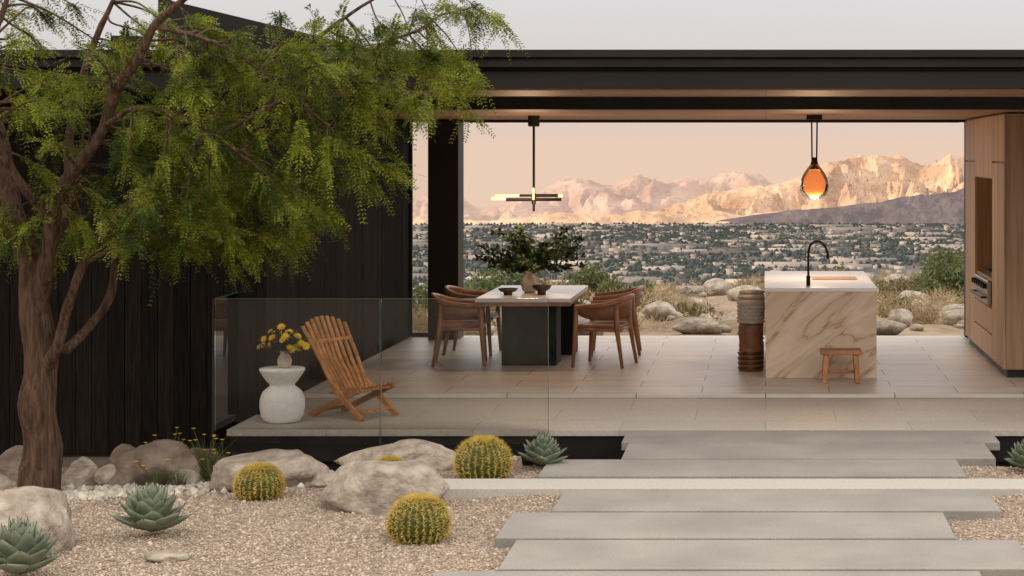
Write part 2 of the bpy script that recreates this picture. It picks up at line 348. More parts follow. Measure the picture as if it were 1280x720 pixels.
# ------------------------------------------------------------ house
house=empty('modern_house',(0,20,0))
MB().box(-4.4,6,17.352,22.95,-.25,0).obj('floor',M['tile'],house)
MB().box(-4.4,6,17.30,17.35,-.20,-.035).obj('door_track',M['black'],house)
MB().box(-4.45,9,15.5,22.9,-.76,-.252).obj('foundation',M['black'],house)
MB().box(-4.4,6,17.5,22.9,2.69,2.75).obj('ceiling',M['ceil'],house)
MB().box(-4.4,9,15.42,17.30,2.80,2.86).obj('soffit',M['ceil'],house)
b=MB(); b.box(-4.4,9,17.30,17.50,2.685,2.96); b.box(-4.4,9,17.22,17.298,2.735,2.799)
b.obj('door_header',M['black'],house)
b=MB(); b.box(-20,9,15.36,23.3,2.862,3.09); b.obj('roof_deck',M['fascia'],house)
b=MB(); b.box(-20,9,15.30,15.355,2.81,2.955); b.box(-20,9,15.24,15.356,2.985,3.06);b.box(-20,9,15.20,15.357,3.065,3.13); b.box(-20,9,15.33,15.358,2.957,2.983); b.obj('fascia',M['fascia'],house,bevel=.006)
b=MB(); b.box(-4.4,9,22.90,23.0,2.66,2.86); b.box(-4.4,2.4,22.80,22.899,2.655,2.689); b.obj('rear_header',M['black'],house)
b=MB(); x0,x1,y0,y1=-5.25,-3.35,15.9,19; zt=3.62
b.v=[(x0,y0,3.092),(x1,y0,3.092),(x1,y1,3.092),(x0,y1,3.092),(x0,y0,zt),(x1,y0,3.16),(x1,y1,3.16),(x0,y1,zt)]
b.f=[(0,3,2,1),(4,5,6,7),(0,1,5,4),(1,2,6,5),(2,3,7,6),(3,0,4,7)]; b.obj('clerestory_roof',M['fascia'],house)
MB().box(-6.05,-5.8,17,17.3,3.092,3.36).obj('roof_vent',M['fascia'],house)
b=MB(); b.box(-20,-4.56,16.24,16.4,-.40,2.86); b.box(-4.70,-4.44,16.24,23,-.2,2.86); b.obj('wall_backing',M['black'],house)
b=MB(); x=-20
while x<-4.42:
    w=.145; d=random.uniform(0,.006); b.box(x,min(x+w-.006,-4.42),16.215-d,16.238,-.37,2.86); x+=w
b.obj('front_cladding',M['blackwood'],house)
b=MB(); y=16.25
while y<22.8:
    w=.145; d=random.uniform(0,.004); b.box(-4.438,-4.415+d,y,min(y+w-.006,22.88),0.001,2.79 if y<17.2 else 2.68); y+=w
b.obj('side_cladding',M['blackwood'],house)
MB().box(-20,-4.5,16.26,16.5,-.9,-.405).obj('footing_wall',M['footing'],house)
MB().box(-4.12,-3.75,22.45,22.85,0.001,2.66).obj('column',M['black'],house)
b=MB(); b.box(-4.41,-4.13,22.82,22.87,.002,.05); b.box(-4.41,-4.385,22.82,22.87,.051,2.65); b.obj('window_frame',M['black'],house)
MB().box(-4.38,-4.13,22.84,22.85,.051,2.65).obj('window_pane',M['glass'],house)
b=MB(); b.box(2.47,6.2,22.7,22.9,.001,2.66); b.box(6.0,6.2,17.3,22.69,.001,2.68); b.obj('end_wall',M['black'],house)

ter=empty('terrace',(0,16,0))
MB().box(-4.49,9,15.33,17.298,-.085,-.03).obj('terrace_slab',M['terr'],ter,bevel=.004)
MB().box(-4.47,9,15.36,16.20,-.30,-.087).obj('terrace_beam',M['black'],ter)
MB().box(-4.42,9,15.42,15.498,-.74,-.302).obj('terrace_plinth',M['black'],ter)

gr=empty('glass_railing',(-3.2,15.3,0))
b=MB(); b.box(-4.58,-3.21,15.30,15.312,-.14,1.06); b.box(-3.195,-1.81,15.30,15.312,-.14,1.06); b.obj('front_panels',M['glass'],gr)
MB().box(-4.592,-4.58,15.314,16.2,-.14,1.06).obj('side_panel',M['glass'],gr)
b=MB(); b.box(-4.58,-3.21,15.299,15.313,1.061,1.065); b.box(-3.195,-1.81,15.299,15.313,1.061,1.065); b.box(-4.593,-4.579,15.314,16.2,1.061,1.065)
for xx in (-3.209,-3.199,-1.809,-4.597): b.box(xx,xx+.003,15.299,15.313,-.14,1.06)
b.obj('panel_edges',M['glassedge'],gr)

for (x0,x1,y0,y1) in [(-1.15,1.87,14.68,15.31),(-1.09,1.74,13.90,14.635),(-1.63,1.435,13.14,13.855),(-1.377,1.52,11.86,12.60),(-1.624,1.14,11.02,11.81),(-1.486,1.50,10.20,10.97),(-1.82,1.18,9.40,10.15),(-1.6,1.4,8.6,9.35)]:
    MB().box(x0,x1,y0,y1,-.10,-.032).obj('concrete_paver',M['paver'],bevel=.006)
b=MB(); b.box(-1.0,1.3,13.3,15.3,-.75,-.105); b.obj('paver_support',M['black'])
MB().box(-2.35,6,12.66,13.05,-.2,-.034).obj('concrete_curb',M['concrete'],bevel=.006)

# cabinets
cab=empty('kitchen_cabinet_wall',(2.7,20,0))
b=MB(); b.box(2.43,3.2,18.62,19.55,.08,2.68); b.box(2.43,3.2,21.15,22.15,.08,2.68); b.box(2.43,3.2,19.55,21.15,.08,.93); b.box(2.43,3.2,19.55,21.15,2.0,2.68)
b.obj('carcass',M['oakdark'],cab)
b=MB(); b.box(2.9,3.2,19.56,21.14,.931,1.999); b.box(2.45,3.2,18.65,22.1,.001,.079); b.obj('niche_back',M['black'],cab)
b=MB()
for (y0,y1,z0,z1) in [(18.6,19.06,.09,2.18),(19.07,19.54,.09,2.18),(18.6,19.06,2.19,2.675),(19.07,19.54,2.19,2.675),(21.16,21.64,.09,2.18),(21.65,22.14,.09,2.18),(21.16,21.64,2.19,2.675),(21.65,22.14,2.19,2.675),
    (19.55,20.34,2.01,2.675),(20.35,21.15,2.01,2.675),(19.55,21.15,.09,.34),(19.55,21.15,.35,.62)]:
    b.box(2.405,2.428,y0,y1-.010,z0,z1-.008)
b.obj('doors',M['oak'],cab,bevel=.003)
b=MB(); b.box(2.43,3.2,18.585,18.60,.09,2.67); b.obj('end_panel',M['oakdark'],cab)
ov=empty('range_cooker',(2.5,20.3,.75))
MB().box(2.38,2.427,19.75,20.95,.64,.90).obj('control_panel',M['steel'],ov,bevel=.008)
b=MB()
for i in range(6):
    c=Vector((2.38,19.85+i*.2,.84)); b.tube([c,c+Vector((-.045,0,0))],.028,12)
b.tube([(2.33,19.82,.72),(2.33,20.88,.72)],.014,8); b.box(2.33,2.38,19.84,19.87,.71,.73); b.box(2.33,2.38,20.83,20.86,.71,.73)
b.obj('knobs_and_handle',M['black'],ov,smooth=False)
b=MB()
for i in range(3): b.box(2.5,2.85,19.7+i*.45,20.05+i*.45,.932,.96)
b.obj('burner_grates',M['black'],ov)

# island
isl=empty('kitchen_island',(.56,19.9,0))
MB().box(0,1.12,18.58,18.64,0.001,.875).obj('waterfall_front',M['marble'],isl,bevel=.004)
MB().box(0.03,1.09,18.642,21.2,0.001,.87).obj('body',M['marble'],isl)
b=MB(); x0,x1,y0,y1=-.01,1.13,18.575,21.27; sx0,sx1,sy0,sy1=.50,1.0,19.75,20.35
b.box(x0,x1,y0,sy0,.877,.912); b.box(x0,x1,sy1,y1,.877,.912); b.box(x0,sx0,sy0+.0001,sy1-.0001,.877,.912); b.box(sx1,x1,sy0+.0001,sy1-.0001,.877,.912)
b.obj('countertop',M['whiteq'],isl)
b=MB(); b.box(sx0,sx1,sy0,sy1,.872,.88); b.obj('sink_basin',M['copper'],isl)
fau=empty('kitchen_faucet',(.44,18.95,.912))
pts=[(0,0,0),(0,0,.2),(0,0,.32),(.02,0,.41),(.08,0,.455),(.15,0,.43),(.19,0,.36),(.20,0,.31)]
b=MB(); b.tube(catmull(pts,6),.012,10); b.tube([(0,0,0),(0,0,.10)],.022,12); b.tube([(.20,0,.33),(.202,0,.27)],.016,10); b.tube([(0,0,.07),(-.01,-.08,.10)],.007,8)
b.obj('spout',M['black'],fau,local=True,smooth=True)

for yy in (19.25,20.0,20.75):
    st=empty('bar_stool',(-.155,yy,0))
    b=MB(); b.lathe([(.125,.001),(.132,.02),(.132,.14),(.122,.18),(.122,.32),(.132,.38),(.130,.46),(.12,.495)],28); b.obj('base',M['leather'],st,local=True,smooth=True)
    b=MB()
    for q in range(4): b.lathe([(.133,.025+q*.05),(.142,.04+q*.05),(.133,.055+q*.05)],28)
    b.obj('ring_trim',M['brass'],st,local=True,smooth=True)
    b=MB(); pr=[]
    for i in range(6):
        z=.50+i*.038; pr+=[(.128,z),(.146,z+.010),(.146,z+.026),(.128,z+.036)]
    pr+=[(.001,.728)]
    b.lathe(pr,28); b.obj('cushion',M['fabric'],st,local=True,smooth=True)

ws=empty('wooden_step_stool',(.745,18.25,0))
b=MB(); b.box(-.205,.205,-.13,.13,.285,.33)
for sx in (-1,1):
    for sy in (-1,1): b.stick((sx*.145,sy*.08,.284),(sx*.165,sy*.09,0.001),.05,.05,up=(0,1,0))
b.box(-.13,.13,-.015,.015,.09,.125)
b.obj('frame',M['teak'],ws,local=True,bevel=.008)

dt=empty('dining_table',(-2.57,20.46,0))
MB().box(-3.08,-2.07,19.46,21.46,.695,.735).obj('top',M['whiteq'],dt,bevel=.006)
b=MB(); b.box(-3.082,-2.068,19.45,21.47,.655,.694); b.obj('top_edge',M['walnut'],dt,bevel=.006)
b=MB(); b.box(-2.83,-2.24,19.70,20.15,.001,.653); b.box(-2.70,-2.16,20.75,21.2,.001,.653); b.obj('pedestals',M['greenstone'],dt,bevel=.01)

def chair(loc,rz):
    e=empty('dining_chair',loc,rz)
    U=[(.25,-.29,.645),(.08,-.295,.655),(-.12,-.28,.68),(-.24,-.20,.72),(-.29,0,.745),(-.24,.20,.72),(-.12,.28,.68),(.08,.295,.655),(.25,.29,.645)]
    C=catmull(U,7); b=MB(); b.tube(C,[.020+.007*math.sin(math.pi*i/(len(C)-1)) for i in range(len(C))],10)
    for s in (-1,1):
        b.tube([(.235,s*.288,.645),(.24,s*.285,.43),(.27,s*.29,.001)],[.022,.028,.017],10)
        b.tube([(-.19,s*.24,.70),(-.20,s*.24,.43),(-.27,s*.26,.001)],[.020,.028,.017],10)
        b.tube([(.24,s*.28,.40),(-.20,s*.235,.40)],.019,8)
    b.tube([(.24,-.28,.40),(.24,.28,.40)],.019,8); b.tube([(-.2,-.24,.40),(-.2,.24,.40)],.019,8)
    b.obj('frame',M['walnut'],e,local=True,smooth=True)
    b=MB()
    for i,p in enumerate(C):
        h=.07+.13*math.sin(math.pi*i/(len(C)-1))**.6
        b.v+=[(p.x*.97,p.y*.97,p.z+.005),(p.x*.90,p.y*.93,p.z-h)]
    for i in range(len(C)-1): b.f.append((2*i,2*i+1,2*i+3,2*i+2))
    b.obj('sling_back',M['leather'],e,local=True,smooth=True,solid=.014)
    b=MB(); b.box(-.21,.25,-.26,.26,.405,.452); b.obj('seat',M['leather'],e,local=True,bevel=.02)
chair((-3.30,19.85,0),.12); chair((-3.34,20.95,0),-.05); chair((-1.72,19.75,0),math.pi-.22); chair((-1.70,20.95,0),math.pi+.05)

# lounge chair
lc=empty('slatted_lounge_chair',(-3.64,16.14,-.03),math.radians(-32))
b=MB(); nS=9
for i in range(nS):
    t=i/(nS-1)-.5; yt=t*.50; yb=t*.38
    cur=.05*(1-(2*t)**2)
    b.stick((-.33-cur*.6,yt,.86-.07*abs(t*2)**2),(-.14-cur,(yt+yb)/2,.50),.036,.02,up=(1,0,.6))
    b.stick((-.14-cur,(yt+yb)/2,.50),(.03,yb,.20),.036,.02,up=(1,0,.6))
for i in range(nS):
    t=(i/(nS-1)-.5); y=t*.36
    b.stick((-.06,y,.215),(.15,y,.24),.032,.02); b.stick((.15,y,.24),(.33,y,.295),.032,.02)
for s in (-1,1):
    b.stick((-.02,s*.205,.29),(.35,s*.215,0.005),.028,.05,up=(0,0,1))
    b.stick((.32,s*.195,.275),(-.30,s*.20,0.005),.028,.05,up=(0,0,1))
b.stick((-.245,-.25,.655),(-.245,.25,.655),.02,.03); b.stick((.02,-.22,.235),(.02,.22,.235),.03,.03); b.stick((.29,-.22,.26),(.29,.22,.26),.03,.03); b.stick((-.24,-.21,.05),(-.24,.21,.05),.025,.025);b.stick((.28,-.22,.07),(.28,.22,.07),.025,.025)
b.obj('slats',M['teak'],lc,local=True,bevel=.004)

sd=empty('white_side_table',(-4.145,15.78,-.03))
MB().lathe([(.13,.001),(.155,.015),(.178,.06),(.19,.13),(.187,.20),(.165,.26),(.125,.295),(.105,.31),(.105,.325),(.13,.35),(.165,.40),(.188,.438),(.192,.45),(.188,.462),(0.001,.465)],48).obj('pedestal',M['plaster'],sd,local=True,smooth=True)

def leafquad(b,p,d,l,w,up):
    p=Vector(p); d=Vector(d).normalized(); s=d.cross(Vector(up)); 
    if s.length<1e-3: s=d.orthogonal()
    s.normalize(); nn=s.cross(d); n=len(b.v)
    b.v+=[tuple(p),tuple(p+d*l*.45+s*w/2+nn*l*.06),tuple(p+d*l),tuple(p+d*l*.45-s*w/2+nn*l*.06)]; b.f.append((n,n+1,n+2,n+3))
def rdir(z0=-.2,z1=1):
    a=random.uniform(0,6.28); z=random.uniform(z0,z1); r=math.sqrt(max(0,1-z*z)) ; return Vector((r*math.cos(a),r*math.sin(a),z))
fv=empty('flower_vase',(-4.12,15.76,.435))
MB().lathe([(.035,0.001),(.055,.02),(.062,.06),(.05,.10),(.032,.125),(.04,.145),(.036,.146),(.028,.125),(.001,.12)],32).obj('vase',M['ceramic'],fv,local=True,smooth=True)
b=MB(); lf=MB(); fl=MB(); ce=MB()
for i in range(40):
    d=rdir(.15,1); d.x+=.25; d.normalize(); L=random.uniform(.10,.26); tip=Vector((0,0,.13))+d*L
    b.tube([Vector((0,0,.10)),Vector((0,0,.13))+d*L*.5+Vector((0,0,.02)),tip],.003,5)
    for k in range(9): leafquad(lf,Vector((0,0,.13))+d*L*random.uniform(.2,.9),d+rdir(-.5,.6),random.uniform(.04,.08),.030,(0,0,1))
    if i<22:
        nrm=(d+Vector((0,-.7,.2))).normalized(); a=nrm.orthogonal().normalized(); c=nrm.cross(a); R=random.uniform(.028,.048)
        for ring in range(2):
            for k in range(9):
                th=6.283*k/9+ring*.35; leafquad(fl,tip+nrm*.004*ring,a*math.cos(th)+c*math.sin(th)+nrm*(.15+.4*ring),R*(1-.25*ring),.02,nrm)
        ce.tube([tip,tip+nrm*.008],.008,8)
b.obj('stems',M['grass'],fv,local=True); lf.obj('leaves',M['leaf2'],fv,local=True); fl.obj('petals',M['yellow'],fv,local=True); ce.obj('flower_centres',M['orange'],fv,local=True)

tv=empty('foliage_vase',(-2.60,20.3,.735))
MB().lathe([(.055,0.001),(.085,.03),(.098,.09),(.09,.16),(.06,.20),(.05,.215),(.062,.24),(.056,.24),(.04,.21),(.001,.2)],36).obj('vase',M['ceramic'],tv,local=True,smooth=True)
b=MB(); lf=MB()
for i in range(44):
    d=rdir(.05,1); d.x*=1.3; d.normalize(); L=random.uniform(.25,.58)
    p0=Vector((0,0,.2)); P=catmull([p0,p0+Vector((d.x*.3,d.y*.3,d.z*.5+.12))*L,p0+Vector((d.x*.8,d.y*.8,d.z*.95+.1))*L,p0+d*L*1.15+Vector((0,0,.05))],4)
    b.tube(P,[.005-.003*q/(len(P)-1) for q in range(len(P))],5)
    for q in range(3,len(P)):
        for k in range(5):
            leafquad(lf,P[q]+rdir(-1,1)*.015,(P[q]-P[q-1]).normalized()*.6+rdir(-.8,.9),random.uniform(.045,.085),random.uniform(.03,.046),rdir(-1,1))
b.obj('stems',M['bark'],tv,local=True); lf.obj('leaves',M['leaf2'],tv,local=True)
for (x,y,r,h) in ((-2.80,20.0,.11,.07),(-2.44,20.05,.11,.10)):
    e=empty('serving_bowl',(x,y,.735))
    MB().lathe([(r*.4,.001),(r*.45,h*.3),(r*.4,h*.35),(r*.8,h*.6),(r,h),(r*.94,h),(r*.6,h*.65),(.001,h*.5)],32).obj('bowl',M['bowl'],e,local=True,smooth=True)

# pendants (lit lamps)
pl=empty('glass_pendant_lamp',(.53,20,2.69))
b=MB(); b.box(-.085,.085,-.05,.05,-.05,-.001); b.tube([(-.03,0,-.05),(-.025,0,-.47)],.009,6); b.tube([(.03,0,-.05),(.025,0,-.47)],.009,6); b.tube([(0,0,-.46),(0,0,-.52)],.034,12); b.obj('cords',M['black'],pl,local=True)
MB().lathe([(.034,-.50),(.045,-.54),(.07,-.59)],28).obj('cap',M['brass'],pl,local=True,smooth=True)
b=MB(); b.lathe([(.03,-.52),(.07,-.57),(.115,-.63),(.150,-.69),(.163,-.75),(.155,-.82),(.120,-.88),(.07,-.91),(.002,-.92)],36); b.obj('glass_shade',M['amber'],pl,local=True,smooth=True)
b=MB(); b.lathe([(.03,-.60),(.10,-.64),(.138,-.70),(.150,-.76),(.138,-.83),(.09,-.88),(.002,-.905)],24); b.obj('glowing_bulb',mat('amber_glow',(.9,.35,.10),(1,.6,.32),scale=7,emit=(1,.42,.17),es=.60),pl,local=True,smooth=True)
ch=empty('linear_chandelier',(-2.57,20.4,2.69))
b=MB(); b.lathe([(.06,-.12),(.065,-.10),(.065,-.001)],24); b.tube([(0,0,-.1),(0,0,-1.06)],.014,8); b.tube([(0,0,-.86),(0,0,-.98)],.024,10)
b.tube([(-.30,-.06,-.93),(.30,.05,-.93)],.018,10); b.tube([(.0,.0,-.885),(.27,.02,-.885)],.018,10); b.tube([(-.16,0,-.885),(0,0,-.885)],.014,10); b.obj('frame',M['black'],ch,local=True)
b=MB(); b.tube([(-.46,-.06,-.915),(-.30,-.06,-.915)],.02,10); b.tube([(-.44,.06,-.885),(-.16,.0,-.885)],.014,10); b.tube([(.27,.02,-.885),(.32,.02,-.885)],.02,10); b.tube([(.0,-.03,-.93),(.0,-.03,-.80)],.012,8); b.obj('light_tubes',M['tubeglow'],ch,local=True)
def lamp(name,loc,en,par):
    l=bpy.data.lights.new(name,'POINT'); l.energy=en; l.color=(1,.66,.40); l.shadow_soft_size=.12
    o=bpy.data.objects.new(name,l); o.location=loc; COL.objects.link(o); o.parent=par; o.matrix_parent_inverse=Matrix.Translation(-Vector(par.location))
lamp('pendant_light',(.53,20,1.58),34,pl); lamp('chandelier_light',(-2.57,19.9,1.72),30,ch)

# ------------------------------------------------------------ boulders
def boulder(x,y,sx,sy,sz,seed,m=None,name='boulder',sink=.25,sub=4):
    import bmesh
    bm=bmesh.new(); bmesh.ops.create_icosphere(bm,subdivisions=sub,radius=1)
    rs=random.Random(seed); pl=[(Vector((rs.gauss(0,1),rs.gauss(0,1),rs.gauss(0,.8))).normalized(),rs.uniform(.66,.92)) for _ in range(12)]
    for v in bm.verts:
        p=v.co.copy()
        for nn,dd in pl:
            k=p.dot(nn)-dd
            if k>0: p-=nn*k*.85
        p*=1+.16*noise.noise(v.co*1.3+Vector((seed*3.1,0,0)))+.06*noise.noise(v.co*4+Vector((seed,5,0)))+.03*noise.noise(v.co*11)
        v.co=Vector((p.x*sx,p.y*sy,p.z*sz))
    me=bpy.data.meshes.new(name); bm.to_mesh(me); bm.free(); me.materials.append(m or M['granite'])
    for p in me.polygons: p.use_smooth=True
    o=bpy.data.objects.new(name,me); o.location=(x,y,Hs(x,y)+sz*(1-2*sink)); COL.objects.link(o); return o
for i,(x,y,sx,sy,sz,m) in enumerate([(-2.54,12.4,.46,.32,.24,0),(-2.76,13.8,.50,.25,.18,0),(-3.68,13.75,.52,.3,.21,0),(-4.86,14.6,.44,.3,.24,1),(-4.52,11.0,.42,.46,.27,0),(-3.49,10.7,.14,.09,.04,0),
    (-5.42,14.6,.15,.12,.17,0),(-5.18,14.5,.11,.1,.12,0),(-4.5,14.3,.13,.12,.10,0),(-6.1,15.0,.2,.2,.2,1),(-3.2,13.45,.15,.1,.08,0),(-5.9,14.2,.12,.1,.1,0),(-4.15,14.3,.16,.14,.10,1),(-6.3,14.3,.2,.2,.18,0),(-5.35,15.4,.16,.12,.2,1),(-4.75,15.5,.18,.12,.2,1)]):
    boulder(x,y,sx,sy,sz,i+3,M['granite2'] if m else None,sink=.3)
rs=random.Random(5)
for i in range(260):
    y=24.2+rs.random()**1.1*33; x=rs.uniform(-.215,.17)*y
    s=rs.uniform(.07,.25)*(1+ (y-24)/42)
    if rs.random()<.35: s*=.5
    boulder(x,y,s*rs.uniform(.9,1.6),s,s*rs.uniform(.5,.85),100+i,name='boulder',sink=.2,sub=2 if s<.15 else 3)

# ------------------------------------------------------------ plants
def agave(x,y,R,seed,n=44,zz=None):
    rs=random.Random(seed); e=empty('agave_plant',(x,y,Hs(x,y) if zz is None else zz)); b=MB(); sp=MB()
    for i in range(n):
        t=i/n; th=i*2.39996+rs.uniform(-.1,.1); tilt=math.radians(8+72*t**.85+rs.uniform(-5,5)); L=R*(1.0-.08*t)*rs.uniform(.9,1.06); W=L*.60*(1-.25*t)
        out=Vector((math.cos(th),math.sin(th),0)); sd_=Vector((-math.sin(th),math.cos(th),0)); n0=len(b.v); prof=[.55,.80,1.0,.98,.80,.46,.05]
        c=Vector((0,0,.03+.05*t*R*4)); ang=tilt-.05
        for k,w in enumerate(prof):
            if k: c=c+(out*math.cos(ang)+Vector((0,0,1))*math.sin(ang))*(L/6); ang+=.10
            up=-out*math.sin(ang)+Vector((0,0,1))*math.cos(ang)
            for q in (-1,-.5,0,.5,1): b.v.append(tuple(c+sd_*(q*W*w/2)+up*(abs(q)**1.5*W*w*.24)))
        for k in range(6):
            for q in range(4): b.f.append((n0+k*5+q,n0+k*5+q+1,n0+(k+1)*5+q+1,n0+(k+1)*5+q))
        d=(out*math.cos(ang)+Vector((0,0,1))*math.sin(ang)); sp.tube([c-d*.004,c+d*.022],[.0035,.0005],5)
    b.obj('leaves',M['agave'],e,local=True,smooth=True,solid=.009); sp.obj('spines',M['spike'],e,local=True)
agave(-3.79,11.35,.27,1); agave(-4.16,10.25,.27,2); agave(-1.66,13.70,.21,3); agave(1.93,13.6,.2,4); 
def cactus(x,y,R,seed,z=None,sq=.90):
    rs=random.Random(seed); z0=Hs(x,y) if z is None else z; e=empty('golden_barrel_cactus',(x,y,z0+R*.55)); n=26; b=MB(); NU,NV=n*6,30
    for j in range(NV+1):
        ph=math.pi*j/NV
        for i in range(NU):
            th=2*math.pi*i/NU; rr=R*(1-.14*abs(math.sin(n*th/2))**.8*math.sin(ph)**.5)
            dip=-.07*R*math.exp(-(ph/.22)**2)
            b.v.append((rr*math.sin(ph)*math.cos(th),rr*math.sin(ph)*math.sin(th),(rr*math.cos(ph)*sq+dip)))
    for j in range(NV):
        for i in range(NU):
            i2=(i+1)%NU; b.f.append((j*NU+i,(j+1)*NU+i,(j+1)*NU+i2,j*NU+i2))
    b.obj('body',M['cactus'],e,local=True,smooth=True)
    s=MB()
    for k in range(n):
        th=2*math.pi*k/n
        for j in range(20):
            ph=.08+j*.105+rs.uniform(-.02,.02)
            nn=Vector((math.sin(ph)*math.cos(th),math.sin(ph)*math.sin(th),math.cos(ph))); p=Vector((nn.x*R,nn.y*R,nn.z*R*sq-.07*R*math.exp(-(ph/.22)**2)))
            for q in range(7):
                d=(nn*.5+Vector((rs.uniform(-1,1),rs.uniform(-1,1),rs.uniform(-.8,1)))*.8).normalized(); w=d.orthogonal().normalized()*.0020; w2=d.cross(w); L=R*rs.uniform(.10,.22); n0=len(s.v)
                s.v+=[tuple(p+w),tuple(p-w*.5+w2*.87),tuple(p-w*.5-w2*.87),tuple(p+d*L)]; s.f+=[(n0,n0+1,n0+3),(n0+1,n0+2,n0+3),(n0+2,n0,n0+3)]
    s.obj('spines',M['spine'],e,local=True)
cactus(-3.55,12.9,.165,1); cactus(-2.13,11.3,.185,2); cactus(-2.05,13.35,.20,3); cactus(-2.72,13.3,.14,4,z=-.13)
def tuft(name,x,y,n,h,m,seed,spread=.12,flowers=None):
    rs=random.Random(seed); e=empty(name,(x,y,Hs(x,y))); b=MB(); f=MB()
    for i in range(n):
        a=rs.uniform(0,6.28); r=rs.uniform(0,spread*.4); p=Vector((r*math.cos(a),r*math.sin(a),0)); hh=h*rs.uniform(.5,1); o=Vector((math.cos(a),math.sin(a),0))*spread*rs.uniform(.3,1.6)
        w=Vector((-math.sin(a),math.cos(a),0))*.004; pts=[p,p+o*.3+Vector((0,0,hh*.6)),p+o+Vector((0,0,hh))]
        n0=len(b.v)
        for k,q in enumerate(pts): b.v+=[tuple(q+w*(1-.45*k)),tuple(q-w*(1-.45*k))]
        b.f+=[(n0,n0+1,n0+3,n0+2),(n0+2,n0+3,n0+5,n0+4)]
        if flowers and i<flowers:
            t=p+o*1.1+Vector((0,0,h*rs.uniform(.8,1.2))); b.tube([p,p+o*.2+Vector((0,0,h*.5)),t],.0022,4)
            for k in range(9): leafquad(f,t,Vector((math.cos(k*.7),math.sin(k*.7),.35)),.022,.014,(0,0,1))
    b.obj('blades',m,e,local=True)
    if flowers: f.obj('blossoms',M['yellow'] if seed%3 else M['orange'],e,local=True)
for i,(x,y,h,fl) in enumerate([(-4.75,14.3,.20,3),(-4.5,14.1,.18,0),(-4.35,14.8,.26,5),(-4.62,15.2,.36,7),(-4.2,14.1,.2,2),(-4.0,14.1,.16,0),(-4.95,15.3,.36,6),(-4.1,14.7,.26,5),(-4.5,14.9,.3,5)]):
    tuft('flowering_grass',x,y,80,h,M['grass'],i+2,.14,fl or None)

def cloud(centers,radii,per,size,wid):
    C=np.repeat(np.asarray(centers,float),per,0); R=np.repeat(np.asarray(radii,float),per,0); n=len(C)
    d=rng.normal(size=(n,3)); d/=np.linalg.norm(d,axis=1)[:,None]; rr=rng.random(n)**.45
    P=C+d*R*rr[:,None]; a=rng.normal(size=(n,3)); a[:,2]+=.6; a+=d*.6; a/=np.linalg.norm(a,axis=1)[:,None]
    s=np.cross(a,rng.normal(size=(n,3))); s/=np.linalg.norm(s,axis=1)[:,None]
    L=(size*rng.uniform(.6,1.4,n))[:,None]; W=L*wid
    v=np.stack([P,P+a*L*.5+s*W,P+a*L,P+a*L*.5-s*W],1).reshape(-1,3)
    return v,np.arange(n*4).reshape(-1,4)
rs=random.Random(11)
kinds=[('desert_shrub',M['shrub'],.10,.18),('dry_grass_clump',M['drygrass'],.28,.035)]
for k,(nm,mm,sz,wd) in enumerate(kinds):
    for i in range(80 if k else 50):
        y=24.3+rs.random()*32; x=rs.uniform(-.21,.17)*y; s=rs.uniform(.22,.5)*(1+(y-24)/50); z=Hs(x,y)
        cs=[(rs.gauss(0,s*.5),rs.gauss(0,s*.4),s*rs.uniform(.2,.45)) for _ in range(5)]
        v,f=cloud(cs,[(s*.55,s*.5,s*.38)]*5,130,sz*(.6 if k else 1),wd)
        o=fast(nm,v,f,mm); o.location=(x,y,z)
for (x,y,s) in ((3.9,40,.75),(4.4,43,.8),(-2.6,33,.5),(-5.4,30,.6),(-4.9,34,.8),(-3.4,40,.7),(0.2,52,.7)):
    cs=[(rs.gauss(0,s*.4),rs.gauss(0,s*.4),s*rs.uniform(.4,1.0)) for _ in range(8)]
    v,f=cloud(cs,[(s*.45,s*.4,s*.4)]*8,260,.10,.2); o=fast('creosote_bush',v,f,M['grass']); o.location=(x,y,Hs(x,y)-.1)

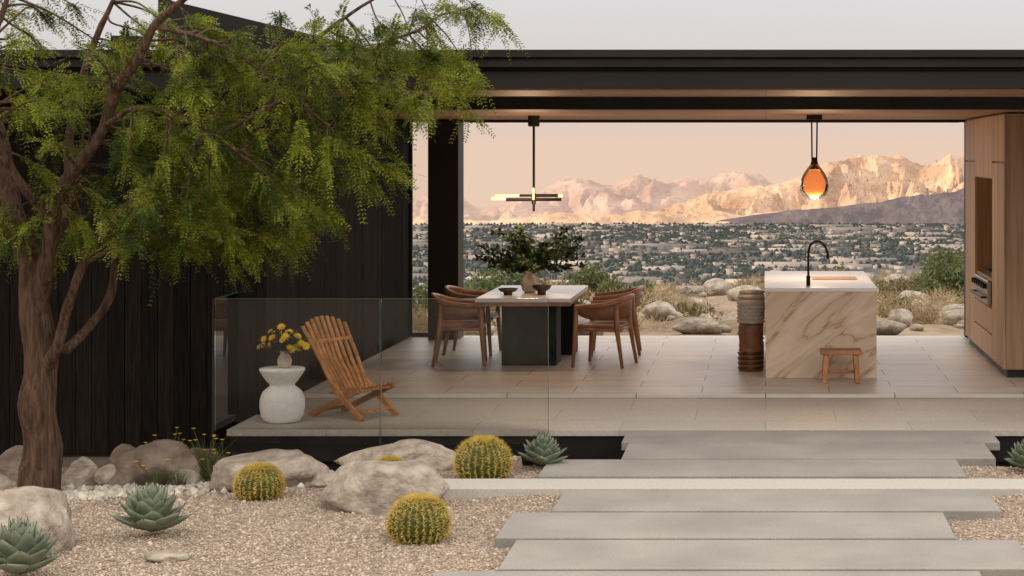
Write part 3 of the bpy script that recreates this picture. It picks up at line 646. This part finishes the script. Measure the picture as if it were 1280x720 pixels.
# ------------------------------------------------------------ tree
TY=13.8; tx0=-5.45
tree=empty('mesquite_tree',(tx0,TY,Hs(tx0,TY)))
def tp(a,b,dy=0): return Vector(((a-957)*.006,TY+dy,2.27-(b-192)*.006))
limbs=[
 ([tp(48,640),tp(50,560),tp(50,480),tp(46,410,.02),tp(38,350,.05),tp(18,290,.1),tp(-5,220,.2),tp(-30,130,.3),tp(-70,20,.4)],[.165,.138,.128,.122,.095,.08,.065,.045,.02]),
 ([tp(44,400),tp(62,330,-.1),tp(75,270,-.2),tp(105,215,-.3),tp(150,160,-.4),(tp(190,95,-.5)),tp(225,40,-.6),tp(285,-10,-.7),tp(340,-60,-.7)],[.09,.075,.062,.052,.043,.036,.028,.02,.01]),
 ([tp(52,468),tp(80,430,-.15),tp(100,385,-.25),tp(128,325,-.3),tp(150,285,-.3),tp(200,235,-.3),tp(255,190,-.35),tp(320,150,-.3),tp(400,100,-.2),tp(480,60,-.1),tp(540,25,0),tp(600,5,0)],[.065,.044,.038,.034,.031,.027,.023,.020,.017,.013,.008,.004]),
 ([tp(78,440),tp(105,400,.3),tp(120,350,.4),tp(118,290,.5),tp(150,220,.5),tp(215,160,.5),tp(290,120,.4),tp(360,60,.3),tp(430,10,.3),tp(500,-30,.3)],[.040,.034,.032,.03,.027,.025,.022,.018,.013,.006]),
 ([tp(60,330),tp(72,240,.25),tp(62,150,.4),tp(80,70,.5),tp(120,-20,.5)],[.06,.045,.038,.03,.016]),
 ([tp(75,270,-.2),tp(40,200,-.5),tp(25,110,-.6),tp(50,30,-.7),tp(60,-50,-.7)],[.045,.035,.027,.02,.012]),
 ([tp(150,160,-.4),tp(205,140,-.6),tp(270,150,-.7),tp(330,190,-.7)],[.022,.017,.012,.006]),
 ([tp(200,235,-.3),tp(265,235,-.1),tp(330,245,.1),tp(395,235,.2)],[.020,.015,.011,.006]),
 ([tp(20,290,.1),tp(-40,240,-.2),tp(-90,210,-.4)],[.05,.04,.02]),
 ([tp(128,325,-.3),tp(180,300,-.4),tp(240,290,-.4),tp(300,300,-.3)],[.018,.014,.010,.005]),
 ([tp(225,40,-.6),tp(300,60,-.6),tp(380,110,-.6),tp(440,170,-.5)],[.018,.014,.010,.005]),
 ([tp(400,100,-.2),tp(460,105,-.3),tp(520,115,-.3),tp(575,130,-.3)],[.012,.009,.006,.003]),
]
b=MB(); nodes=[]
for P,R in limbs:
    C=catmull(P,6); k=len(C); rr=np.interp(np.linspace(0,len(R)-1,k),range(len(R)),R)
    C=[c+Vector((noise.noise(c*2.5),noise.noise(c*2.5+Vector((9,0,0))),noise.noise(c*4+Vector((0,9,0)))*.6))*.05*(1 if i>4 else .3) for i,c in enumerate(C)]
    b.tube(C,[r*(1+.16*noise.noise(c*6)) for r,c in zip(rr,C)],14 if R[0]>.1 else 8)
    st=int(k*.30) if R[0]>.03 else 1
    nodes+=[(C[i],rr[i]) for i in range(st,k)]
ell=[(120,110,190,120,62),(40,60,120,110,22),(300,160,140,90,62),(330,250,100,50,44),(200,270,100,45,34),(60,270,90,45,18),(440,95,110,55,36),(415,205,62,60,26),(330,60,130,60,26),(530,60,75,50,16),(540,115,55,30,8),(570,10,60,22,9),(270,300,90,28,14),(-60,180,90,120,12),(230,220,110,70,34)]
tw_p=[];tw_d=[]
for (ex,ey,rx,ry,cnt) in ell:
    for i in range(int(cnt*.95)):
        while True:
            q=(random.uniform(-1,1),random.uniform(-1,1),random.uniform(-1,1))
            if q[0]**2+q[1]**2+q[2]**2<1: break
        T=tp(ex+q[0]*rx,ey+q[1]*ry,q[2]*1.0-.05)
        cand=min(nodes,key=lambda nd:(nd[0]-T).length+random.uniform(0,.12)+(.25 if nd[0].x>T.x else 0))
        s=cand[0]; d=T-s
        if d.length>1.2: T=s+d*(1.2/d.length); d=T-s
        mid=s+d*.5+Vector((0,0,.05*d.length))+Vector((random.gauss(0,.03),random.gauss(0,.03),random.gauss(0,.02)))
        C=catmull([s,mid,T,T+Vector((d.x*.25,d.y*.25,d.z*.1-.06))],5); r0=min(.010,cand[1]*.6)
        b.tube(C,[r0*(1-.85*k/(len(C)-1))+.0012 for k in range(len(C))],5)
        for k in range(14):
            t=random.uniform(.35,1)*(len(C)-1); i0=int(min(t,len(C)-2)); p=C[i0].lerp(C[i0+1],t-i0)
            dd=(C[i0+1]-C[i0]).normalized()*.9+Vector((random.gauss(0,.5),random.gauss(0,.5),random.uniform(-.4,.35)))
            tw_p.append(p); tw_d.append(dd.normalized())
b.obj('trunk_and_branches',M['bark'],tree,smooth=True)
P=np.array([tuple(p) for p in tw_p]); Dv=np.array([tuple(p) for p in tw_d]); n=len(P); Mn=12
L=rng.uniform(.12,.27,n)
t=np.linspace(.08,1,Mn)[None,:,None]
droop=rng.uniform(.10,.55,n)[:,None,None]
def curve(t): 
    c=P[:,None,:]+Dv[:,None,:]*L[:,None,None]*t; g=np.zeros_like(c); g[:,:,2:]=-(droop*L[:,None,None]*t*t)*.8; return c+g
pt=curve(t); tg=curve(t+.02)-pt; tg/=np.linalg.norm(tg,axis=2)[:,:,None]
upv=rng.normal(size=(n,1,3))*.6; upv[:,:,2]+=1; sd_=np.cross(tg,np.broadcast_to(upv,tg.shape)); sd_/=np.linalg.norm(sd_,axis=2)[:,:,None]
VV=[]
for s in (-1,1):
    ll=(rng.uniform(.035,.062,(n,Mn,1))*(1.1-.6*t)); v=(sd_*s*.8+tg*.55+rng.normal(size=tg.shape)*.12); v/=np.linalg.norm(v,axis=2)[:,:,None]
    w=tg*.0062
    VV.append(np.stack([pt,pt+v*ll*.5+w,pt+v*ll,pt+v*ll*.5-w],2).reshape(-1,3))
V=np.concatenate(VV); fast('foliage',V,np.arange(len(V)).reshape(-1,4),M['leaf'],tree)
print('leaves',len(V)//4)

pp=empty('path_light_post',(1.62,10.75,-.1))
MB().box(-.02,.02,-.02,.02,0,.30).box(-.025,.025,-.025,.025,.301,.33).obj('post',M['black'],pp,local=True)

# ------------------------------------------------------------ light
el=math.radians(12); sv=Vector((-.95,-.31,0)).normalized(); s=Vector((sv.x*math.cos(el),sv.y*math.cos(el),math.sin(el)))
ld=bpy.data.lights.new('sun','SUN'); ld.energy=5; ld.angle=math.radians(.5); ld.color=(1,.77,.53)
lo=bpy.data.objects.new('sun',ld); lo.rotation_euler=s.to_track_quat('Z','Y').to_euler(); lo.location=(-30,-20,30); COL.objects.link(lo)
w=bpy.data.worlds.new('World'); scene.world=w; w.use_nodes=True; nt=w.node_tree; N=nt.nodes; Lk=nt.links
bg=N.get('Background'); out=N.get('World Output')
sky=N.new('ShaderNodeTexSky'); sky.sky_type='NISHITA'; sky.sun_disc=False; sky.sun_elevation=el; sky.sun_rotation=math.atan2(s.x,s.y); sky.dust_density=2
Lk.new(sky.outputs[0],bg.inputs[0]); bg.inputs[1].default_value=.06
tc=N.new('ShaderNodeTexCoord'); sx=N.new('ShaderNodeSeparateXYZ'); Lk.new(tc.outputs['Generated'],sx.inputs[0])
cr=N.new('ShaderNodeValToRGB'); e=cr.color_ramp.elements
e[0].position=0; e[0].color=(.79,.57,.44,1); e[1].position=1; e[1].color=(1,.93,.86,1)
for p,c in ((.018,(.66,.53,.48)),(.05,(.55,.50,.53)),(.09,(.58,.54,.58)),(.30,(.97,.88,.80))):
    a=e.new(p); a.color=c4(c)
Lk.new(sx.outputs['Z'],cr.inputs[0]); bg2=N.new('ShaderNodeBackground'); Lk.new(cr.outputs[0],bg2.inputs[0])
mr=N.new('ShaderNodeMapRange'); mr.inputs['From Min'].default_value=.09; mr.inputs['From Max'].default_value=.40; mr.inputs['To Min'].default_value=1; mr.inputs['To Max'].default_value=2.05
Lk.new(sx.outputs['Z'],mr.inputs['Value']); Lk.new(mr.outputs[0],bg2.inputs[1])
ad=N.new('ShaderNodeAddShader'); Lk.new(bg.outputs[0],ad.inputs[0]); Lk.new(bg2.outputs[0],ad.inputs[1]); Lk.new(ad.outputs[0],out.inputs[0])
scene.view_settings.view_transform='Standard'; scene.view_settings.look='None'; scene.view_settings.exposure=0

cd=bpy.data.cameras.new('camera'); cam=bpy.data.objects.new('camera',cd); COL.objects.link(cam); scene.camera=cam
cam.location=(0,0,2.27); cam.rotation_euler=(math.radians(90),0,0)
cd.sensor_width=36; cd.lens=36*2300/1280; cd.shift_x=-317/1280; cd.shift_y=-168/1280; cd.clip_start=.1; cd.clip_end=60000
